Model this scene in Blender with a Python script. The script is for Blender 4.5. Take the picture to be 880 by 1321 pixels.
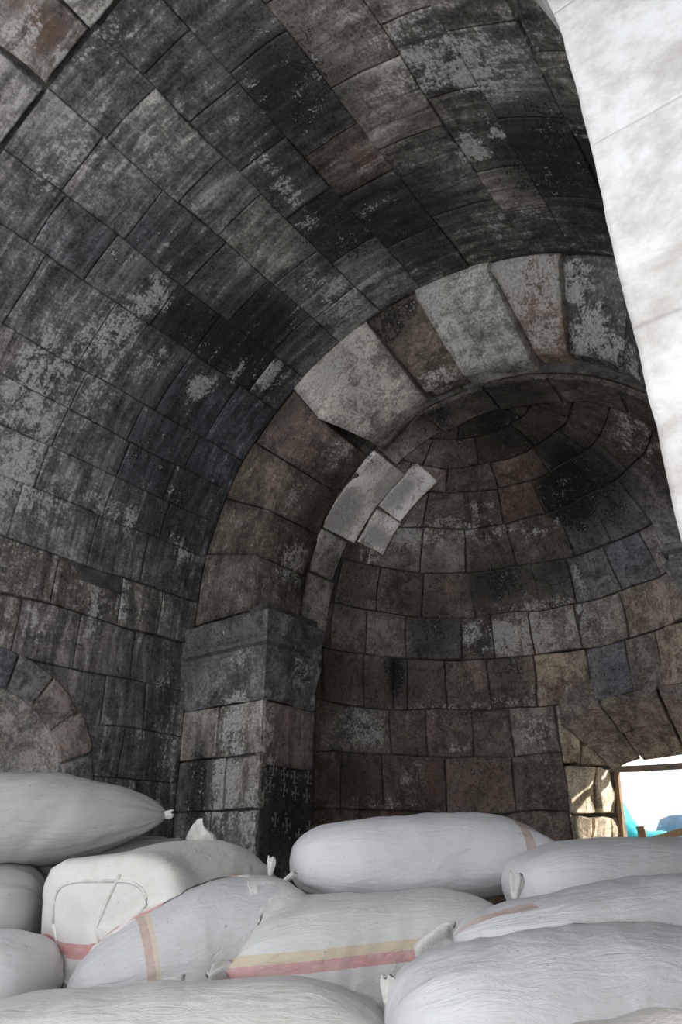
import bpy, math, random
import numpy as np
from mathutils import Vector, noise as mnoise
random.seed(7)
D2R = math.pi / 180
for o in list(bpy.data.objects):
    bpy.data.objects.remove(o)
scn = bpy.context.scene
COL = scn.collection

# ---------------------------------------------------------------- camera
FPX, PITCH, AZ = 900.0, 26 * D2R, 37 * D2R          # focal length in pixels of the 880x1321 frame
cd = bpy.data.cameras.new('camera')
cd.sensor_fit = 'VERTICAL'; cd.sensor_height = 36; cd.lens = FPX / 1321 * 36
cd.clip_start = 0.02
cam = bpy.data.objects.new('camera', cd); COL.objects.link(cam)
cam.rotation_euler = (math.pi / 2 + PITCH, 0, AZ)
scn.camera = cam
CR = np.array([math.cos(AZ), math.sin(AZ), 0.0])
CF = np.array([-math.sin(AZ) * math.cos(PITCH), math.cos(AZ) * math.cos(PITCH), math.sin(PITCH)])
CU = np.cross(CR, CF)

# ---------------------------------------------------------------- light
world = bpy.data.worlds.new('world'); scn.world = world
world.use_nodes = True
bg = world.node_tree.nodes['Background']
bg.inputs[0].default_value = (0.93, 0.96, 1.0, 1)
bg.inputs[1].default_value = 1.45
fl = bpy.data.lights.new('camera_flash', 'POINT')    # the photographer's flash, left of the lens
fl.energy = 18; fl.shadow_soft_size = 0.015; fl.color = (1.0, 0.97, 0.93)
flo = bpy.data.objects.new('camera_flash', fl); COL.objects.link(flo)
flo.location = tuple(CR * -0.10 + CU * 0.02 - CF * 0.02)
sl = bpy.data.lights.new('sun', 'SUN'); sl.energy = 7.0; sl.angle = 0.02; sl.color = (1.0, 0.93, 0.82)
so_ = bpy.data.objects.new('sun', sl); COL.objects.link(so_)
so_.rotation_euler = Vector((1.0, 0.50, 0.34)).to_track_quat('Z', 'Y').to_euler(); so_.location = (6, 12, 6)
vs = scn.view_settings
vs.view_transform = 'Standard'; vs.look = 'None'; vs.exposure = 0.5; vs.gamma = 1.0
vs.use_curve_mapping = False

# ---------------------------------------------------------------- pixel rays
def ray(px, py):
    return CF + (px - 440) / FPX * CR - (py - 660.5) / FPX * CU
def at(px, py, d):                                   # a point at camera depth d
    return ray(px, py) * d
def lin(c):
    return [(v / 255 / 12.92 if v / 255 <= 0.04045 else ((v / 255 + 0.055) / 1.055) ** 2.4) for v in c]

# measured building: barrel vault along +y, chancel arch at y = 4, apse behind it
XC, ZC, RV = -2.2, 1.88, 2.42
YA, RA, ZS = 4.7, 1.9, 1.75
XWL = XC - RV - 0.04
XWR = XC + RV + 0.04
ZF = -0.585
KALB = 0.50                                          # photo brightness -> reflectance

# ---------------------------------------------------------------- materials
def newmat(name):
    m = bpy.data.materials.new(name); m.use_nodes = True
    nt = m.node_tree; b = nt.nodes['Principled BSDF']
    return m, nt, b
def N(nt, t, **kw):
    n = nt.nodes.new(t)
    for k, v in kw.items(): setattr(n, k, v)
    return n
def L(nt, a, b): nt.links.new(a, b)
def math_n(nt, op, a, b=None, clamp=False):
    n = N(nt, 'ShaderNodeMath', operation=op, use_clamp=clamp)
    for i, v in enumerate((a, b)):
        if v is None: continue
        if isinstance(v, (int, float)): n.inputs[i].default_value = v
        else: L(nt, v, n.inputs[i])
    return n.outputs[0]
def noise_n(nt, vec, scale, detail=6, rough=0.6, dist=0.0):
    n = N(nt, 'ShaderNodeTexNoise'); n.inputs['Scale'].default_value = scale
    n.inputs['Detail'].default_value = detail; n.inputs['Roughness'].default_value = rough
    n.inputs['Distortion'].default_value = dist
    if vec is not None: L(nt, vec, n.inputs['Vector'])
    return n.outputs['Fac']
def ramp_n(nt, f, a, b, ca=0.0, cb=1.0):
    n = N(nt, 'ShaderNodeMapRange', interpolation_type='SMOOTHSTEP')
    n.inputs['From Min'].default_value = a; n.inputs['From Max'].default_value = b
    n.inputs['To Min'].default_value = ca; n.inputs['To Max'].default_value = cb
    L(nt, f, n.inputs['Value']); return n.outputs[0]
def mix_n(nt, fac, a, b, mode='MIX'):
    n = N(nt, 'ShaderNodeMix', data_type='RGBA', blend_type=mode)
    if isinstance(fac, (int, float)): n.inputs[0].default_value = fac
    else: L(nt, fac, n.inputs[0])
    for i, v in ((6, a), (7, b)):
        if isinstance(v, (tuple, list)): n.inputs[i].default_value = (*v[:3], 1)
        else: L(nt, v, n.inputs[i])
    return n.outputs[2]

def stone_material():
    m, nt, b = newmat('sooty_stone')
    geo = N(nt, 'ShaderNodeNewGeometry'); pos = geo.outputs['Position']
    col = N(nt, 'ShaderNodeAttribute', attribute_name='tone').outputs['Color']
    mat_ = N(nt, 'ShaderNodeAttribute', attribute_name='mask'); msk = mat_.outputs['Color']
    sep = N(nt, 'ShaderNodeSeparateColor'); L(nt, msk, sep.inputs[0])
    lime, soot, rust = sep.outputs[0], sep.outputs[1], sep.outputs[2]
    uv = N(nt, 'ShaderNodeUVMap', uv_map='surf').outputs[0]
    mp = N(nt, 'ShaderNodeMapping'); L(nt, uv, mp.inputs[0]); mp.inputs['Scale'].default_value = (15, 1.6, 1)
    streak = noise_n(nt, mp.outputs[0], 1.0, 5, 0.62, 0.6)
    streak = math_n(nt, 'ADD', math_n(nt, 'MULTIPLY', math_n(nt, 'SUBTRACT', streak, 0.5), mat_.outputs['Alpha']), 0.5)
    big = noise_n(nt, pos, 2.6, 8, 0.62, 0.5)
    mid = noise_n(nt, pos, 9.0, 7, 0.65, 0.8)
    fine = noise_n(nt, pos, 48.0, 5, 0.7)
    # brightness of the stone skin: blotches, streaks, grain
    s = math_n(nt, 'ADD', math_n(nt, 'MULTIPLY', math_n(nt, 'SUBTRACT', big, 0.5), 2.6),
               math_n(nt, 'MULTIPLY', math_n(nt, 'SUBTRACT', mid, 0.5), 3.0))
    s = math_n(nt, 'ADD', s, math_n(nt, 'MULTIPLY', math_n(nt, 'SUBTRACT', streak, 0.5), 3.4))
    s = math_n(nt, 'ADD', s, math_n(nt, 'MULTIPLY', math_n(nt, 'SUBTRACT', fine, 0.5), 3.0))
    s = math_n(nt, 'POWER', 3.0, s)
    sc = N(nt, 'ShaderNodeVectorMath', operation='SCALE'); L(nt, col, sc.inputs[0]); L(nt, s, sc.inputs['Scale'])
    c = sc.outputs[0]
    # rust tint
    nz = math_n(nt, 'MULTIPLY', math_n(nt, 'SUBTRACT', mid, 0.5), 2.2)
    fz = math_n(nt, 'MULTIPLY', math_n(nt, 'SUBTRACT', fine, 0.5), 2.0)
    bz = math_n(nt, 'MULTIPLY', math_n(nt, 'SUBTRACT', big, 0.5), 1.0)
    nn = math_n(nt, 'ADD', math_n(nt, 'ADD', nz, fz), bz)
    rf = ramp_n(nt, math_n(nt, 'ADD', rust, nn), 0.4, 0.75)
    c = mix_n(nt, math_n(nt, 'MULTIPLY', rf, 0.75), c, (0.14, 0.078, 0.045))
    # soot: black crust
    sn = math_n(nt, 'ADD', nn, math_n(nt, 'MULTIPLY', math_n(nt, 'SUBTRACT', streak, 0.5), 0.5))
    sf = ramp_n(nt, math_n(nt, 'ADD', soot, sn), 0.30, 0.62)
    c = mix_n(nt, math_n(nt, 'MULTIPLY', sf, 0.93), c, (0.014, 0.0135, 0.013))
    # pale flecks where the soot has flaked off
    fk = noise_n(nt, pos, 30.0, 4, 0.6, 1.5)
    c = mix_n(nt, math_n(nt, 'MULTIPLY', ramp_n(nt, math_n(nt, 'ADD', fk, math_n(nt, 'MULTIPLY', big, 0.35)), 0.78, 0.86), 0.5), c, (0.20, 0.19, 0.18))
    # lime: pale bloom and plaster
    ln = math_n(nt, 'ADD', nn, math_n(nt, 'MULTIPLY', math_n(nt, 'SUBTRACT', streak, 0.5), 1.8))
    lf = ramp_n(nt, math_n(nt, 'ADD', lime, ln), 0.30, 0.78)
    lc = mix_n(nt, ramp_n(nt, fine, 0.35, 0.65), (0.34, 0.32, 0.30), (0.60, 0.58, 0.56))
    c = mix_n(nt, math_n(nt, 'MULTIPLY', lf, 0.9), c, lc)
    L(nt, c, b.inputs['Base Color'])
    b.inputs['Roughness'].default_value = 0.82
    b.inputs['Specular IOR Level'].default_value = 0.25
    hsum = math_n(nt, 'ADD', math_n(nt, 'MULTIPLY', mid, 0.6), math_n(nt, 'MULTIPLY', fine, 0.35))
    hsum = math_n(nt, 'ADD', hsum, math_n(nt, 'MULTIPLY', streak, 0.25))
    bp = N(nt, 'ShaderNodeBump'); bp.inputs['Strength'].default_value = 0.55; bp.inputs['Distance'].default_value = 0.03
    L(nt, hsum, bp.inputs['Height']); L(nt, bp.outputs[0], b.inputs['Normal'])
    return m
M_STONE = stone_material()

def rough_material(name, ca, cb, scale=6, rough=0.9, bump=0.5, dist=0.02):
    m, nt, b = newmat(name)
    pos = N(nt, 'ShaderNodeNewGeometry').outputs['Position']
    a = noise_n(nt, pos, scale, 8, 0.65, 0.4); f = noise_n(nt, pos, scale * 7, 5, 0.7)
    fac = ramp_n(nt, math_n(nt, 'ADD', math_n(nt, 'MULTIPLY', a, 0.7), math_n(nt, 'MULTIPLY', f, 0.3)), 0.35, 0.65)
    L(nt, mix_n(nt, fac, ca, cb), b.inputs['Base Color'])
    b.inputs['Roughness'].default_value = rough
    b.inputs['Specular IOR Level'].default_value = 0.25
    bp = N(nt, 'ShaderNodeBump'); bp.inputs['Strength'].default_value = bump; bp.inputs['Distance'].default_value = dist
    L(nt, math_n(nt, 'ADD', a, math_n(nt, 'MULTIPLY', f, 0.4)), bp.inputs['Height']); L(nt, bp.outputs[0], b.inputs['Normal'])
    return m
M_MORTAR = rough_material('sooty_mortar', (0.04, 0.038, 0.036), (0.15, 0.14, 0.13), 9)
M_FLOOR = rough_material('dusty_floor', (0.09, 0.08, 0.07), (0.2, 0.18, 0.16), 3)
M_PIER = rough_material('white_plastered_stone', (0.40, 0.37, 0.345), (0.68, 0.68, 0.68), 3.2, 0.85, 0.3)
M_WOOD = rough_material('weathered_wood', (0.16, 0.10, 0.06), (0.30, 0.20, 0.12), 12)
M_WOODG = rough_material('grey_weathered_wood', (0.20, 0.17, 0.14), (0.32, 0.27, 0.22), 12)
M_CYAN = rough_material('cyan_plastic', (0.02, 0.42, 0.48), (0.10, 0.62, 0.66), 5, 0.4, 0.3)
M_SLATE = rough_material('slate_blue_sheet', (0.10, 0.16, 0.22), (0.16, 0.24, 0.32), 5, 0.6, 0.2)
M_SCRATCH = rough_material('scratched_stone', (0.13, 0.12, 0.11), (0.24, 0.22, 0.2), 30)
M_OUT = rough_material('pale_dry_ground', (0.5, 0.46, 0.4), (0.7, 0.66, 0.6), 2)

# ---------------------------------------------------------------- mesh helpers
def link(o, parent=None):
    COL.objects.link(o)
    if parent is not None: o.parent = parent
    return o
def mesh_obj(name, verts, faces, mat, parent=None, smooth=False, center=True, world_parent=True):
    v = np.array(verts, float)
    c = v.mean(0) if center else np.zeros(3)
    me = bpy.data.meshes.new(name)
    me.from_pydata([tuple(p) for p in (v - c)], [], faces)
    me.materials.append(mat)
    if smooth:
        me.polygons.foreach_set('use_smooth', [True] * len(me.polygons))
    o = bpy.data.objects.new(name, me)
    base = np.array(parent.matrix_world.translation) if parent is not None else np.zeros(3)
    if parent is not None:
        base = np.array(abs_loc(parent))
    o.location = tuple(c - base)
    link(o, parent)
    return o
def abs_loc(o):
    p = Vector(o.location)
    while o.parent is not None:
        o = o.parent; p += Vector(o.location)
    return p
def struct(o, label):
    o['kind'] = 'structure'; o['label'] = label; o['category'] = o['category'] if 'category' in o else 'wall'
    return o
def tag(o, label, cat, group=None):
    o['label'] = label; o['category'] = cat
    if group: o['group'] = group
    return o
def empty(name, loc):
    o = bpy.data.objects.new(name, None); o.location = tuple(loc); o.empty_display_size = 0.1
    return link(o)
def shell(name, f_in, f_out, us, vs_, skip=None, mat=None, parent=None):
    """a thick shell between two mapped surfaces over a (u, v) grid, closed at its rims"""
    nu, nv = len(us), len(vs_)
    verts = [f_in(u, v) for u in us for v in vs_] + [f_out(u, v) for u in us for v in vs_]
    off = nu * nv
    cells = {(i, j) for i in range(nu - 1) for j in range(nv - 1) if not (skip and skip((us[i] + us[i + 1]) / 2, (vs_[j] + vs_[j + 1]) / 2))}
    faces = []
    for (i, j) in cells:
        a, b, c, d = i * nv + j, (i + 1) * nv + j, (i + 1) * nv + j + 1, i * nv + j + 1
        faces.append((a, b, c, d)); faces.append((a + off, d + off, c + off, b + off))
        for (p, q, nb) in ((a, b, (i, j - 1)), (b, c, (i + 1, j)), (c, d, (i, j + 1)), (d, a, (i - 1, j))):
            if nb not in cells: faces.append((p, p + off, q + off, q))
    return mesh_obj(name, verts, faces, mat or M_MORTAR, parent, center=False)
def box_verts(x0, x1, y0, y1, z0, z1):
    v = [(x, y, z) for x in (x0, x1) for y in (y0, y1) for z in (z0, z1)]
    f = [(0, 1, 3, 2), (4, 6, 7, 5), (0, 4, 5, 1), (2, 3, 7, 6), (0, 2, 6, 4), (1, 5, 7, 3)]
    return v, f
def tube(name, pts, r, mat, parent=None, n=7, flat=1.0):
    pts = [np.array(p, float) for p in pts]
    vv, ff = [], []
    for i, p in enumerate(pts):
        t = pts[min(i + 1, len(pts) - 1)] - pts[max(i - 1, 0)]
        t /= np.linalg.norm(t) + 1e-9
        a = np.cross(t, (0, 0, 1.0)); a = a / (np.linalg.norm(a) + 1e-9) if np.linalg.norm(a) > 1e-3 else np.array([1.0, 0, 0])
        b = np.cross(a, t)
        rr = r[i] if isinstance(r, (list, tuple)) else r
        for k in range(n):
            an = 2 * math.pi * k / n
            vv.append(p + a * rr * math.cos(an) + b * rr * flat * math.sin(an))
    for i in range(len(pts) - 1):
        for k in range(n):
            ff.append((i * n + k, i * n + (k + 1) % n, (i + 1) * n + (k + 1) % n, (i + 1) * n + k))
    ff.append(tuple(range(n))[::-1]); ff.append(tuple((len(pts) - 1) * n + k for k in range(n)))
    return mesh_obj(name, vv, ff, mat, parent, smooth=True)

# ---------------------------------------------------------------- surfaces: (u, v, h) in metres -> world, and pixel -> (u, v)
def quad_hit(d, cx, cy, R, i, j):
    a = d[i] ** 2 + d[j] ** 2; b = -2 * (d[i] * cx + d[j] * cy); c = cx * cx + cy * cy - R * R
    q = max(b * b - 4 * a * c, 0)
    return d * ((-b + math.sqrt(q)) / (2 * a))
class Surf: pass
def warp(u, v, k, a=0.03, f=1.7):
    return (u + a * mnoise.noise(Vector((u * f, v * f, k))), v + a * mnoise.noise(Vector((u * f, v * f, k + 9.3))))
def vault_map(u, v, h):
    if 0.01 < v < 7.55 and h > -.04: u, v = warp(u, v, 1.0, 0.02)
    t = v / RV; r = RV - h
    return (XC - r * math.cos(t), u, ZC + r * math.sin(t))
def vault_hit(px, py):
    p = quad_hit(ray(px, py), XC, ZC, RV, 0, 2)
    return p[1], math.atan2(p[2] - ZC, XC - p[0]) * RV
def left_map(u, v, h):
    if h > -.04 and v > ZF + .1 and v < 1.9: u, v = warp(u, v, 4.0, 0.025)
    return (XWL + h, u, v)
def left_hit(px, py):
    d = ray(px, py); p = d * (XWL / d[0]); return p[1], p[2]
def right_map(u, v, h): return (XWR - h, u, v)
def apse_map(u, v, h):
    if h > -.04: u, v = warp(u, v, 2.0, 0.03, 2.2)
    a = u / RA; r = RA - h
    return (XC + r * math.sin(a), YA + r * math.cos(a), v)
def apse_hit(px, py):
    p = quad_hit(ray(px, py), XC, YA, RA, 0, 1)
    return math.atan2(p[0] - XC, p[1] - YA) * RA, p[2]
def dome_map(u, v, h):
    if h > -.04: u, v = warp(u, v, 2.0, 0.035, 2.0)
    a, e = u / RA, v / RA; r = RA - h
    return (XC + r * math.cos(e) * math.sin(a), YA + r * math.cos(e) * math.cos(a), ZS + r * math.sin(e))
def sph_hit(px, py):
    d = ray(px, py); c = np.array([XC, YA, ZS]); a = d @ d; b = d @ c
    q = max(b * b - a * (c @ c - RA * RA), 0)
    return d * ((b + math.sqrt(q)) / a) - c
def dome_hit(px, py):
    h = sph_hit(px, py); return math.atan2(h[0], h[1]) * RA, math.asin(max(-1, min(1, h[2] / RA))) * RA
def ring_map(u, v, h):
    ps, t = u / RA, v / RA; r = RA - h
    return (XC - r * math.cos(ps) * math.cos(t), YA + r * math.sin(ps), ZS + r * math.cos(ps) * math.sin(t))
def ring_hit(px, py):
    h = sph_hit(px, py); return math.asin(max(-1, min(1, h[1] / RA))) * RA, math.atan2(h[2], -h[0]) * RA
XPF, YPF = -3.76, 4.0                                # pilaster: inner face x, front face y
def pilf_map(u, v, h): return (u, YPF - h, v)
def pilf_hit(px, py):
    d = ray(px, py); p = d * (YPF / d[1]); return p[0], p[2]
def pils_map(u, v, h): return (XPF + h, u, v)
def pils_hit(px, py):
    d = ray(px, py); p = d * (XPF / d[0]); return p[1], p[2]
HIT = dict(vault=vault_hit, left=left_hit, apse=apse_hit, dome=dome_hit, ring=ring_hit, pilf=pilf_hit, pils=pils_hit, arch=None)

# ---------------------------------------------------------------- stone colours, with their shading left in, read off the photograph (sRGB) at pixel places
TONES = dict(
 vault=[(40,215,(88,82,78)),(100,180,(104,98,95)),(160,140,(70,66,64)),(75,265,(78,74,75)),(160,240,(92,88,84)),(230,170,(104,98,90)),
  (275,265,(84,84,84)),(330,310,(100,97,90)),(300,60,(70,69,66)),(260,110,(62,60,58)),(340,150,(48,48,46)),(380,100,(42,42,41)),(430,45,(104,92,82)),
  (360,230,(58,60,62)),(410,225,(72,66,60)),(445,205,(84,70,60)),(515,135,(104,94,82)),(440,115,(58,58,58)),(600,40,(98,93,84)),(560,100,(60,58,56)),
  (480,280,(42,43,43)),(420,300,(44,46,48)),(560,240,(56,55,53)),(580,320,(58,54,48)),(640,150,(84,80,72)),(690,130,(80,78,74)),(650,250,(98,92,82)),
  (700,290,(50,48,46)),(700,200,(38,37,36)),(740,230,(50,48,46)),(690,40,(74,72,66)),(200,320,(56,57,60)),(190,290,(60,61,66)),(280,360,(64,62,60)),(240,415,(34,37,40)),
  (180,370,(76,78,80)),(350,425,(44,42,40)),(290,450,(36,33,32)),(330,490,(50,52,56)),(400,350,(76,75,73)),(435,395,(100,100,100)),(80,340,(72,70,72)),
  (40,340,(74,70,70)),(120,330,(66,68,74)),(80,420,(78,75,76)),(30,470,(80,74,70)),(140,430,(96,92,92)),(60,520,(104,98,98)),(110,520,(84,80,80)),(160,560,(58,62,66)),
  (200,500,(62,64,68)),(230,580,(52,56,62)),(120,640,(74,72,72)),(30,610,(108,104,106)),(70,640,(96,90,86)),(200,650,(50,54,58)),(180,700,(76,72,70)),(235,690,(52,54,58)),(290,520,(60,64,70))],
 left=[(20,720,(84,78,72)),(60,730,(88,78,72)),(120,740,(76,70,64)),(180,760,(84,78,70)),(40,800,(96,88,82)),(120,800,(88,82,78)),(190,850,(72,70,70)),(100,860,(86,80,76)),
  (150,900,(80,76,72)),(190,930,(66,62,60)),(60,850,(92,84,80)),(120,960,(76,76,80)),(170,990,(64,62,62))],
 apse=[(440,880,(66,60,54)),(500,880,(62,56,50)),(508,865,(42,42,44)),(560,870,(64,56,50)),(600,880,(70,62,56)),(660,860,(60,54,46)),(715,880,(96,86,74)),(800,865,(66,68,74)),
  (860,830,(98,86,74)),(450,940,(78,74,70)),(550,945,(66,58,52)),(620,950,(62,54,48)),(695,945,(86,80,74)),(760,930,(70,64,54)),(455,1010,(52,47,42)),(530,1010,(68,58,50)),(620,1010,(76,66,56)),
  (700,1010,(64,58,52)),(480,1050,(56,50,44)),(600,1050,(44,37,31)),(840,820,(94,84,72))],
 dome=[(460,760,(62,58,54)),(500,810,(72,66,60)),(560,815,(52,50,49)),(620,815,(50,46,43)),(680,810,(98,88,78)),(740,800,(100,94,88)),(820,790,(90,80,70)),(860,780,(104,92,78)),
  (440,740,(48,45,42)),(520,750,(54,49,45)),(575,755,(70,62,54)),(640,750,(46,43,40)),(715,750,(50,47,43)),(770,730,(74,72,74)),(830,720,(70,70,74)),(870,720,(100,92,88)),
  (480,700,(70,65,60)),(540,695,(90,84,78)),(600,700,(60,56,52)),(660,700,(58,53,48)),(720,690,(66,62,56)),(770,700,(56,55,56)),(840,690,(64,62,62)),
  (570,630,(60,53,47)),(620,620,(58,53,48)),(670,640,(72,60,50)),(700,660,(50,46,42)),(740,630,(26,25,24)),(800,610,(50,47,45)),(850,570,(56,51,47)),
  (580,560,(40,36,32)),(640,560,(36,33,29)),(700,540,(48,43,37)),(760,520,(52,46,40)),(820,540,(58,50,44)),(620,520,(44,40,35)),(700,490,(54,48,42)),(780,480,(60,53,46)),(560,610,(90,80,74))],
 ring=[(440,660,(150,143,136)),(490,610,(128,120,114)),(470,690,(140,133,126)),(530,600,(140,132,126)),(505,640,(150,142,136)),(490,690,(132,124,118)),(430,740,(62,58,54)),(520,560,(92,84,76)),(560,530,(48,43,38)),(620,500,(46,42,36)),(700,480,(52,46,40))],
 pilf=[(250,940,(92,86,78)),(230,1000,(62,58,55)),(300,940,(112,106,98)),(300,1020,(104,98,90)),(250,1010,(58,58,60)),(330,1050,(100,95,88)),(280,860,(70,70,74)),(240,880,(82,76,70))],
 pils=[(375,940,(92,78,70)),(375,1040,(50,47,46)),(365,1080,(58,54,50)),(370,890,(84,84,84))],
)
# lime / soot / rust patches: (surface, px, py, half extents along u and v in metres, turn in degrees, kind, strength)
DABS = [
 ('vault',30,500,.10,.42,0,0,.5),('vault',55,510,.06,.34,0,0,.62),('vault',150,425,.12,.26,0,0,.52),('vault',20,600,.16,.30,0,0,.55),('vault',100,455,.07,.3,0,0,.4),
 ('vault',195,385,.10,.16,0,0,.62),('vault',60,235,.08,.06,0,0,.55),('vault',205,190,.12,.2,0,0,.22),('vault',110,185,.14,.25,0,0,.25),('vault',195,465,.1,.12,0,0,.4),
 ('vault',255,498,.09,.10,0,0,.72),('vault',345,485,.10,.12,0,0,.66),('vault',310,475,.04,.14,0,0,.6),('vault',440,385,.22,.13,0,0,.55),('vault',400,360,.12,.1,0,0,.35),
 ('vault',610,190,.10,.08,0,0,.85),('vault',640,170,.10,.05,0,0,.65),('vault',560,95,.10,.30,0,0,.48),('vault',610,95,.16,.16,0,0,.55),('vault',580,60,.1,.3,0,0,.4),('vault',545,70,.12,.1,0,1,.55),
 ('vault',655,195,.10,.08,0,1,.75),('vault',400,95,.25,.3,0,1,.22),('vault',700,220,.25,.3,0,1,.45),('vault',480,290,.3,.3,0,1,.3),('vault',345,430,.25,.2,0,1,.4),('vault',280,445,.15,.2,0,1,.5),
 ('vault',290,455,.09,.08,0,2,.6),('vault',545,150,.1,.12,0,2,.5),('vault',470,205,.1,.08,0,2,.6),('vault',455,120,.15,.1,0,2,.3),('vault',240,415,.22,.2,0,1,.45),('vault',325,490,.15,.14,0,1,.4),
 ('vault',380,260,.25,.05,0,0,.42),('vault',360,225,.2,.05,0,0,.45),('vault',235,710,.10,.08,0,0,.5),('vault',130,655,.2,.1,0,0,.3),('vault',60,650,.2,.12,0,0,.4),('vault',200,600,.3,.35,0,1,.22),('vault',170,670,.06,.1,0,0,.5),
 ('vault',215,610,.05,.5,0,1,.35),('vault',25,640,.15,.06,0,0,.5),('vault',700,60,.3,.3,0,0,.12),('vault',650,310,.2,.05,0,0,.25),
 ('left',10,690,.25,.05,0,0,.42),('left',60,710,.3,.04,10,0,.45),('left',125,790,.06,.2,0,0,.42),('left',155,765,.04,.2,0,0,.45),('left',110,770,.03,.15,0,2,.5),('left',55,740,.15,.12,0,2,.42),
 ('left',30,800,.3,.15,0,0,.25),('left',60,870,.3,.1,-25,1,.2),('left',190,930,.06,.3,0,1,.4),('left',165,930,.04,.3,0,1,.35),('left',140,920,.03,.3,0,0,.2),('left',215,930,.1,.5,0,0,.22),
 ('apse',460,935,.2,.16,0,0,.42),('apse',480,945,.12,.12,0,0,.48),('apse',695,945,.12,.10,0,0,.62),('apse',508,868,.08,.2,0,1,.75),('apse',655,865,.12,.2,0,1,.4),('apse',455,1005,.25,.18,0,1,.3),
 ('apse',430,880,.2,.3,0,1,.3),('apse',600,990,.1,.08,0,1,.4),('apse',590,965,.08,.04,0,0,.45),('apse',620,940,.16,.16,0,2,.28),('apse',640,1000,.2,.18,0,2,.32),('apse',715,890,.2,.03,0,0,.5),('apse',530,1005,.12,.2,0,0,.25),('apse',795,865,.2,.1,0,1,.3),
 ('dome',690,815,.18,.14,0,0,.62),('dome',650,820,.14,.16,0,0,.66),('dome',755,800,.2,.12,0,0,.5),('dome',610,815,.1,.1,0,0,.45),('dome',560,800,.2,.25,0,1,.4),('dome',620,830,.1,.1,0,1,.5),
 ('dome',530,690,.35,.12,0,0,.5),('dome',480,715,.15,.1,0,0,.42),('dome',640,750,.3,.2,0,1,.5),('dome',560,740,.15,.15,0,1,.35),('dome',720,740,.25,.16,0,1,.35),('dome',640,690,.3,.03,0,0,.38),
 ('dome',730,640,.3,.3,0,1,.85),('dome',780,640,.25,.3,0,1,.5),('dome',690,560,.5,.3,0,1,.42),('dome',600,560,.4,.2,0,1,.42),('dome',830,560,.3,.2,0,0,.3),('dome',810,575,.2,.05,0,0,.4),('dome',870,710,.15,.15,0,0,.45),
 ('dome',680,640,.08,.1,0,2,.5),('dome',575,740,.1,.1,0,2,.35),('dome',745,740,.06,.12,0,0,.5),('dome',620,655,.2,.04,0,0,.42),('dome',700,685,.2,.03,0,0,.42),('dome',760,680,.2,.1,0,1,.35),('dome',445,760,.2,.3,0,1,.35),
 ('ring',440,660,.2,.25,0,0,.75),('ring',505,630,.2,.25,0,0,.62),('ring',485,690,.2,.1,0,0,.6),('ring',480,600,.12,.1,0,1,.35),('ring',550,530,.3,.2,0,1,.5),('ring',650,490,.4,.3,0,1,.4),('ring',532,598,.05,.05,0,1,.6),
 ('pilf',300,945,.14,.3,0,0,.55),('pilf',290,1020,.12,.3,0,0,.62),('pilf',330,1060,.16,.25,0,0,.42),('pilf',255,1015,.12,.3,0,1,.6),('pilf',300,830,.4,.12,0,1,.3),('pilf',250,860,.2,.1,0,1,.3),('pilf',320,850,.1,.08,0,0,.35),('pilf',222,1000,.05,.3,0,0,.4),
 ('pils',375,1040,.35,.28,0,1,.5),('pils',385,870,.12,.1,0,0,.5),('pils',370,940,.2,.2,0,2,.4),('pils',348,960,.06,.3,0,0,.4),
 ('vault',340,420,.3,.3,0,1,.5),('vault',440,290,.35,.35,0,1,.45),('vault',520,280,.3,.4,0,1,.4),('vault',380,110,.35,.3,0,1,.42),('vault',330,60,.3,.3,0,1,.25),('vault',720,190,.4,.4,0,1,.5),
 ('vault',215,560,.35,.5,0,1,.35),('vault',225,650,.2,.35,0,1,.45),('vault',150,330,.3,.2,0,1,.25),('vault',360,235,.25,.2,0,1,.4),('vault',260,330,.5,.1,0,1,.3),('vault',500,30,.2,.2,0,0,.25),
 ('vault',620,60,.25,.3,0,0,.3),('vault',40,560,.2,.5,0,0,.35),('vault',120,470,.25,.4,0,0,.25),('vault',300,230,.2,.2,0,1,.2),('vault',660,270,.12,.25,0,0,.18),
 ('dome',640,540,.8,.35,0,1,.5),('dome',760,610,.4,.4,0,1,.6),('dome',440,700,.25,.3,0,1,.4),('dome',590,680,.5,.06,0,0,.4),('dome',700,790,.5,.12,0,0,.3),
 ('apse',520,880,.5,.2,0,1,.25),('apse',560,1000,.7,.3,0,1,.25),('left',100,760,.8,.2,0,0,.15),('left',170,880,.5,.5,0,1,.2),
 ('vault',55,30,.10,.16,0,2,.9),('vault',30,12,.10,.1,0,2,.7),('vault',80,73,.04,.05,0,0,.8),('vault',30,40,.06,.12,0,0,.5),('vault',120,20,.2,.2,0,0,.3),
 ('dome',700,830,.5,.1,0,0,.3),('dome',740,605,.2,.25,0,1,.9),('dome',735,645,.15,.2,0,1,.9),('apse',655,905,.2,.03,0,0,.5),('apse',520,1040,.7,.03,0,0,.35),('apse',700,980,.03,.3,0,0,.3),('apse',600,915,.6,.02,0,0,.35),
]
PATCH = {}
for (s, px, py, ru, rv, an, k, st) in DABS:
    PATCH.setdefault(s, []).append((*HIT[s](px, py), ru, rv, an * D2R, k, st * (1.2 if k == 0 else 1.0)))
GAIN = dict(apse=1.6, dome=1.5, ring=2.1)            # browner apse stone, its colours raised to make up for weak light there
def grade(c, s):
    c = lin(c); g = sum(c) / 3; k = 0.95 if s in ('apse', 'dome') else 0.6
    return [(g + (x - g) * k) * GAIN.get(s, 1.0) for x in c]
SPEC = {s: [(*HIT[s](x, y), grade(c, s)) for (x, y, c) in l] for s, l in TONES.items()}
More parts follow.
